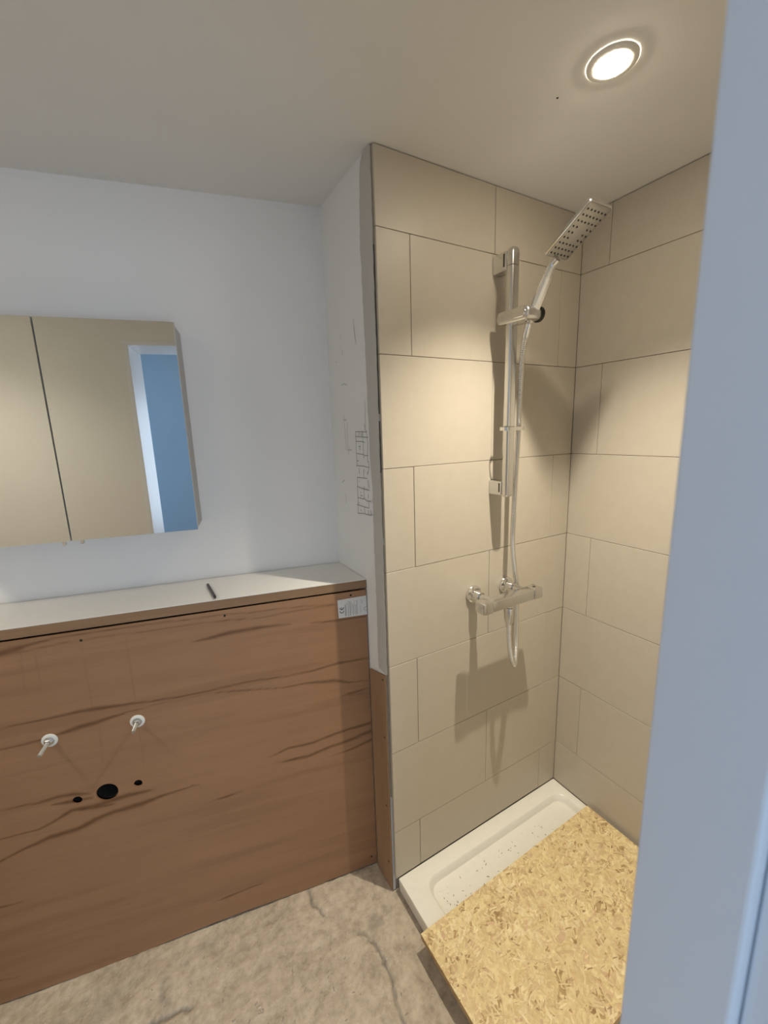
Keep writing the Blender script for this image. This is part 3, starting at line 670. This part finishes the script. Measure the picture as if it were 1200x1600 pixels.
bm = bmesh.new(); lathe(bm, Vector((.437, -.133, 1.806))-s0, (1, 0, 0), [(0, .019), (.005, .0215), (.012, .0205), (.015, .014)], 32); obj('swivel_knob', bm, 'black', sld, smooth=40)
# handset: handle, neck, flat spray head
hs_ = thing('shower_handset', 'chrome handset with flat rectangular spray head tilted over the shower', 'shower head', (.424, -.120, 1.785))
h0 = Vector((.424, -.120, 1.785))
A0, A1 = Vector((.424, -.1205, 1.786)), Vector((.4215, -.194, 1.912))
da = (A1-A0).normalized(); La = (A1-A0).length
bm = bmesh.new(); lathe(bm, A0-h0, da, [(0, .0085), (.010, .0098), (.022, .0118), (.030, .0122)], 24); obj('cone', bm, 'chrome', hs_, smooth=40)
bm = bmesh.new(); lathe(bm, A0-h0, da, [(.0304, .0128), (.034, .0142), (.075, .0142), (.115, .0130), (La-.006, .0108)], 10); obj('handle', bm, 'chrome', hs_)
HN, HF = Vector((.4205, -.200, 1.9245)), Vector((.4205, -.325, 1.9985))
ha = (HF-HN).normalized(); hw = Vector((1, 0, 0)); hn = ha.cross(hw).normalized()
if hn.z > 0: hn = -hn            # spray side faces down into the room
HL = (HF-HN).length; HWD = .086
ng = 12
bm = bmesh.new(); lathe(bm, A1-h0, ha, [(-.008, .0100), (.004, .0098), (.016, .0088)], 16); lathe(bm, A0+da*(La-.010)-h0, da, [(0, .0108), (.012, .0100)], 16); obj('neck', bm, 'chrome', hs_, smooth=45)
def hd(y_, x_, n_): return HN + ha*y_ + hw*x_ + hn*n_ - h0
def hloop(ins, n_): 
    return [hd(y, x, n_ - .0045*(1-(2*x/HWD)**2)*0) for x, y in rrect(-HWD/2+ins, HWD/2-ins, 0+ins, HL-ins, max(.003, .009-ins), 7)]
bm = bmesh.new(); rings(bm, [hloop(.010, -.0085), hloop(.004, -.0075), hloop(.0008, -.0045), hloop(0, -.0005), hloop(.0004, .0022), hloop(.0022, .0034)], True, True); obj('head_shell', bm, 'chrome', hs_, smooth=40)
bm = bmesh.new(); rings(bm, [hloop(.0030, .0036), hloop(.0036, .0046), hloop(.008, .0052)], True, True); fc = obj('spray_face', bm, 'face', hs_, smooth=50)
bm = bmesh.new()
for r_ in range(9):
    for c_ in range(6):
        if 3 <= r_ <= 5 and 2 <= c_ <= 3: continue
        y_ = .014 + r_*(HL-.032)/8; x_ = -HWD/2+.011 + c_*(HWD-.022)/5
        lathe(bm, hd(y_, x_, .0048), hn, [(0, .0026), (.0014, .0022)], 8)
o = obj('nozzles', bm, 'black', hs_); o['kind'] = 'stuff'

# ------------------------------------------------------------------ hose
hose_pts = [(.4245, -.1185, 1.784), (.426, -.108, 1.755), (.432, -.092, 1.70), (.443, -.077, 1.59), (.4535, -.0655, 1.488), (.4565, -.058, 1.352), (.4595, -.052, 1.226), (.4605, -.050, 1.117),
            (.481, -.043, 1.023), (.5040, -.0335, .960), (.5060, -.0335, .905), (.493, -.047, .835), (.464, -.075, .765), (.437, -.097, .727), (.4205, -.1085, .7225), (.409, -.1055, .752), (.4045, -.0985, .812), (.404, -.097, .884)]
hose = thing('shower_hose', 'ribbed chrome shower hose hanging from handset and looping under the mixer', 'hose', hose_pts[-4])
ho = Vector(hose_pts[-4])
pts = catmull([Vector(q)-ho for q in hose_pts], .00125)
bm = bmesh.new(); tube(bm, pts, lambda i: .0086 if i % 4 < 2 else .0074, 12); obj('hose_tube', bm, 'chrome', hose, smooth=70)
bm = bmesh.new(); lathe(bm, Vector(hose_pts[0])-ho+Vector((0, 0, -.001)), Vector(hose_pts[1])-Vector(hose_pts[0]), [(0, .0102), (.028, .0098), (.036, .0088)], 20); obj('hose_nut', bm, 'chrome', hose, smooth=40)
bm = bmesh.new(); lathe(bm, Vector((.404, -.097, .9225))-ho, (0, 0, -1), [(0, .0115), (.004, .0126), (.020, .0126), (.050, .0102), (.056, .0090)], 20); obj('hose_nut', bm, 'chrome', hose, smooth=40)
# hose clip round rail and hose
hc = thing('hose_clip', 'small flat chrome clip holding the hose against the rail', 'clip', (.42, -.064, 1.488))
bm = bmesh.new()
ol = rrect(-.036, .047, -.020, .016, .014, 6)
inn = rrect(-.0335, .0445, -.0175, .0135, .0118, 6)
zs = (0, .0105)
vo = [[bm.verts.new((x, y, z_)) for x, y in ol] for z_ in zs]; vi = [[bm.verts.new((x, y, z_)) for x, y in inn] for z_ in zs]
n_ = len(ol)
for i in range(n_):
    j = (i+1) % n_
    bm.faces.new((vo[0][i], vo[0][j], vo[1][j], vo[1][i])); bm.faces.new((vi[0][j], vi[0][i], vi[1][i], vi[1][j]))
    bm.faces.new((vo[1][i], vo[1][j], vi[1][j], vi[1][i])); bm.faces.new((vo[0][j], vo[0][i], vi[0][i], vi[0][j]))
obj('clip_band', bm, 'satin', hc, smooth=40)

# ------------------------------------------------------------------ thermostatic bar mixer
mx = thing('bar_mixer', 'square chrome thermostatic bar mixer on the beige tiled wall', 'mixer tap', (.403, 0, .955))
m0 = Vector((.403, 0, .955))
bm = box(bmesh.new(), .311-m0.x, .4915-m0.x, -.120, -.081, .9385-m0.z, .9715-m0.z, .0022, 2); obj('bar', bm, 'satin', mx, smooth=40)
kn = obj('knob', B(.2715-m0.x, .3095-m0.x, -.1215, -.0795, .9370-m0.z, .9730-m0.z, .0030, 2), 'satin', mx, smooth=40)
obj('temperature_button', B(.2705-m0.x, .2716-m0.x, -.108, -.094, .949-m0.z, .961-m0.z, .0003, 1), 'steel', kn)
kn = obj('knob', B(.4930-m0.x, .5310-m0.x, -.1215, -.0795, .9370-m0.z, .9730-m0.z, .0030, 2), 'satin', mx, smooth=40)
obj('stop_button', B(.507-m0.x, .515-m0.x, -.105, -.097, .9728-m0.z, .9742-m0.z, .0003, 1), 'black', kn)
for fx in (.334, .484):
    bm = bmesh.new(); lathe(bm, (fx-m0.x, -.0003, 0), (0, -1, 0), [(0, .030), (.0035, .0302), (.008, .0285), (.011, .0225), (.0118, .016)], 40); fl = obj('wall_flange', bm, 'chrome', mx, smooth=35)
    bm = bmesh.new(); lathe(bm, (fx-m0.x, -.0115, 0), (0, -1, 0), [(0, .0175), (.026, .0175), (.029, .0160), (.029, .0125), (.048, .0125), (.052, .0148), (.070, .0148)], 28); obj('union_nut', bm, 'chrome', mx, smooth=35)
bm = bmesh.new(); lathe(bm, (.404-m0.x, -.097, .9388-m0.z), (0, 0, -1), [(0, .0105), (.010, .0105), (.0155, .0095)], 20); obj('outlet', bm, 'chrome', mx, smooth=35)
